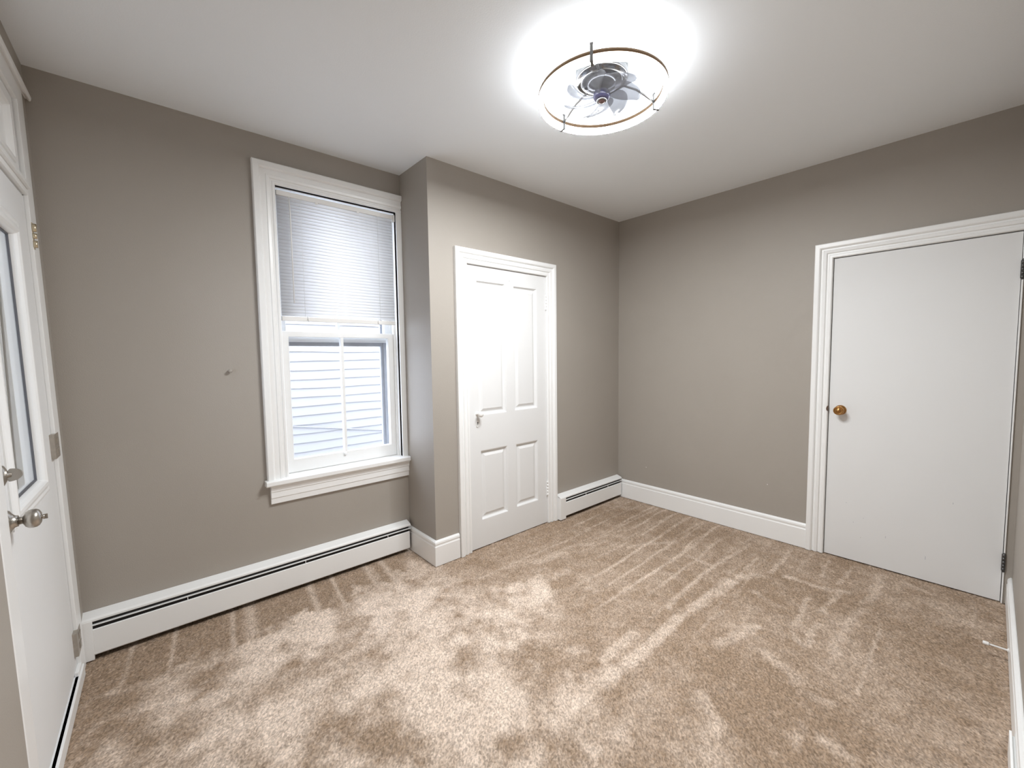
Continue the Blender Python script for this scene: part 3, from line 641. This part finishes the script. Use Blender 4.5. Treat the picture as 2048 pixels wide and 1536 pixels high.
for a in (0.4, 1.9, 3.4, 5.0):
    b = MB(); x_, y_ = FX+0.072*math.cos(a), FY+0.072*math.sin(a)
    b.lathe([(0.007, 0), (0.007, 0.0015), (0, 0.0015)], (x_, y_, H-0.052), (0, 0, -1), 14); b.lathe([(0.004, 0), (0.004, 0.0015), (0, 0.0015)], (x_+0.008, y_, H-0.052), (0, 0, -1), 12); child(b, 'keyhole_slot', 'dark', cn)
b = MB(); b.lathe([(0.064, 0.050), (0.064, 0.058), (0.058, 0.066), (0.040, 0.074), (0.030, 0.084), (0.028, 0.090)], (FX, FY, H), (0, 0, -1), 48); child(b, 'motor_housing', 'chrome', fan)
b = MB(); b.lathe([(0.028, 0.088), (0.034, 0.092), (0.036, 0.098), (0.036, 0.112), (0.030, 0.120), (0.022, 0.122)], (FX, FY, H), (0, 0, -1), 40); hb = child(b, 'hub', 'purple', fan)
b = MB(); b.lathe([(0.0225, 0.118), (0.0225, 0.128), (0.020, 0.130), (0.015, 0.1295)], (FX, FY, H), (0, 0, -1), 32); child(b, 'hub_ring', 'chrome', fan)
b = MB(); b.lathe([(0.0155, 0.127), (0.014, 0.132), (0.007, 0.1345), (0, 0.135)], (FX, FY, H), (0, 0, -1), 28); child(b, 'sensor_lens', 'lens', fan)
for i, deg in enumerate((209, 82, 331)):
    a = math.radians(deg); u = Vector((math.cos(a), math.sin(a), 0)); o_ = Vector((FX, FY, 0))
    b = MB(); b.tube([o_+u*0.085+Vector((0, 0, 2.552)), o_+u*0.115+Vector((0, 0, 2.548)), o_+u*0.165+Vector((0, 0, 2.540)), o_+u*0.205+Vector((0, 0, 2.522)), o_+u*(FR-0.022)+Vector((0, 0, 2.497))], 0.0044, 8); child(b, 'arm', 'arm', fan)
    b = MB(); v = Vector((-u.y, u.x, 0))
    for r0, r1, z0, z1 in ((FR-0.024, FR-0.019, FZ-0.033, FZ+0.034), (FR+0.001, FR+0.005, FZ-0.033, FZ+0.034), (FR-0.024, FR+0.005, FZ-0.035, FZ-0.031)):
        q = [o_+u*r+v*t for r, t in ((r0, -0.006), (r1, -0.006), (r1, 0.006), (r0, 0.006))]
        b.add([(p.x, p.y, z0) for p in q]+[(p.x, p.y, z1) for p in q], [(0, 3, 2, 1), (4, 5, 6, 7), (0, 1, 5, 4), (1, 2, 6, 5), (2, 3, 7, 6), (3, 0, 4, 7)])
    child(b, 'ring_bracket', 'arm', fan)
NB = 7
def blade_mesh():
    b = MB(); vs = []; nr, nt_ = 12, 8
    for i in range(nr+1):
        t = i/nr; r = 0.030+0.140*t; sweep = 0.75*t**1.3; wd = 0.010+0.034*math.sin(PI*min(1, t*1.02)**0.75*0.93)+0.006*t
        if i == nr: wd *= 0.45
        for j in range(nt_+1):
            q = j/nt_*2-1; al = q*wd
            ca, sa = math.cos(sweep), math.sin(sweep)
            vs.append((r*ca-al*sa, r*sa+al*ca, -al*0.42*(1-0.45*t)+0.004*(1-q*q)))
    b.add(vs, [(i*(nt_+1)+j, i*(nt_+1)+j+1, (i+1)*(nt_+1)+j+1, (i+1)*(nt_+1)+j) for i in range(nr) for j in range(nt_)], True)
    return b
bb = blade_mesh().build('blade', 'blade', fan); md = bb.modifiers.new('thick', 'SOLIDIFY'); md.thickness = 0.0016
for i in range(NB):
    o = bb if i == 0 else bb.copy()
    if i: C.objects.link(o)
    o.parent = fan; o.matrix_parent_inverse = Matrix.Identity(4); o.location = (0, 0, 2.492-H); o.rotation_euler = (0, 0, 2*PI*i/NB+0.35)

# ---------------------------------------------------------------- small things on the walls
b = MB(back); b.lathe([(0.009, 0), (0.009, 0.003), (0.007, 0.005), (0.007, 0.012), (0.0095, 0.014), (0.0095, 0.019), (0.008, 0.021), (0, 0.021)], (0.664, 0, 1.304), (0, 1, 0), 20)
tag(b.build('wall_peg', 'wall'), 'small round peg painted like the wall, left of the window', 'peg')
ds = empty('door_stop', (3.08, YN+0.018, 0.055)); tag(ds, 'white rod door stop sticking out of the baseboard at right', 'door stop')
b = MB(); b.lathe([(0.009, 0), (0.009, 0.003), (0.0035, 0.006), (0.0035, 0.060)], (3.08, YN+0.018, 0.055), (0, 1, 0), 16); child(b, 'rod', 'plastic', ds)
b = MB(); b.lathe([(0.0075, 0.058), (0.008, 0.060), (0.0078, 0.074), (0.006, 0.077), (0, 0.077)], (3.08, YN+0.018, 0.055), (0, 1, 0), 16); child(b, 'tip', 'plastic', ds)
b = MB(near); b.box((1.6, 0.024, 0.001), (2.44, 0.030, 0.085)); b.box((1.6, 0.018, 0.001), (2.43, 0.024, 0.075))
tag(b.build('trim_10', 'white', bevel=0.001), 'narrow white board against the baseboard at bottom right', 'trim board', 'structure')
b = MB(righ)
b.box((0.66, 0.0001, 0.335), (0.667, 0.0008, 0.331)); tag(b.build('paint_chip', 'white'), 'tiny white paint chip on the right wall, the one nearer the corner heater', 'paint chip', group='paint chips')
b = MB(righ); b.box((1.655, 0.0001, 0.397), (1.660, 0.0008, 0.392)); tag(b.build('paint_chip', 'white'), 'tiny white paint chip on the right wall, the one nearer the flat door', 'paint chip', group='paint chips')

# ---------------------------------------------------------------- outside
b = MB(); YS, EX = 2.37, 0.1016; r = random.Random(4)
for i in range(-12, 32):
    z0 = 0.02+i*EX; n_ = 60; vs = []
    ph = r.random()*6
    for k in range(n_+1):
        x = 0.7+5.3*k/n_; wv = 0.004*math.sin(x*3.1+ph)+0.002*math.sin(x*7.7+ph*2)
        vs += [(x, YS-0.016, z0+wv), (x, YS-0.002, z0+EX+0.004+wv), (x, YS, z0+wv), ]
    b.add(vs, [(3*k, 3*k+1, 3*k+4, 3*k+3) for k in range(n_)]+[(3*k, 3*k+3, 3*k+5, 3*k+2) for k in range(n_)])
b.box((0.7, YS+0.005, -1.2), (6, YS+0.1, 3.3))
wo = tag(b.build('wall_outside', 'siding', merge=False), 'white lapped siding of the neighbouring house seen through the window', 'house siding', 'structure')
b = MB(); b.tube([(0.9, YS-0.020, 0.74), (1.535, YS-0.020, 0.621), (2.521, YS-0.020, 0.456), (3.2, YS-0.020, 0.38)], 0.006, 8)
child(b, 'cable', 'cable', wo, label='thin grey cable')
b = MB(); x = -0.085
while x > -1.6:
    b.box((x, 0.012, -0.6), (x-0.030, 0.03, 2.6)); b.box((x-0.036, 0.006, -0.6), (x-0.044, 0.03, 2.6)); b.box((x, 0.02, -0.6), (x-0.05, 0.05, 2.6)); x -= 0.05
tag(b.build('wall_porch_side', 'porch'), 'pale grooved panelling just outside the glazed door', 'porch wall', 'structure')
b = MB()
r = random.Random(2); y = -2.2
while y < 0.4:
    wd = 0.085; b.box((-3.00, y, -0.6), (-2.97, y+wd-0.012, 2.4)); b.box((-3.02, y, -0.6), (-2.995, y+wd, 2.4)); y += wd
b.box((-3.0, -3.2, 2.62), (-0.09, 0.05, 2.68)); b.box((-3.0, -3.2, -0.12), (-0.09, 0.05, -0.06)); b.box((-3.0, -3.2, -0.1), (-0.2, -3.15, 2.65))  # unseen roof and end wall added to dim daylight at the glazed door
tag(b.build('wall_porch_shade', 'porch'), 'pale porch panelling outside the glazed door, with an unseen roof and walls added to dim daylight', 'porch wall', 'structure')
b = MB(); b.box((-6, -4, -0.85), (8, 6, -0.8)); tag(b.build('ground_outside', 'ground'), 'pale ground outside the house', 'ground', 'structure')
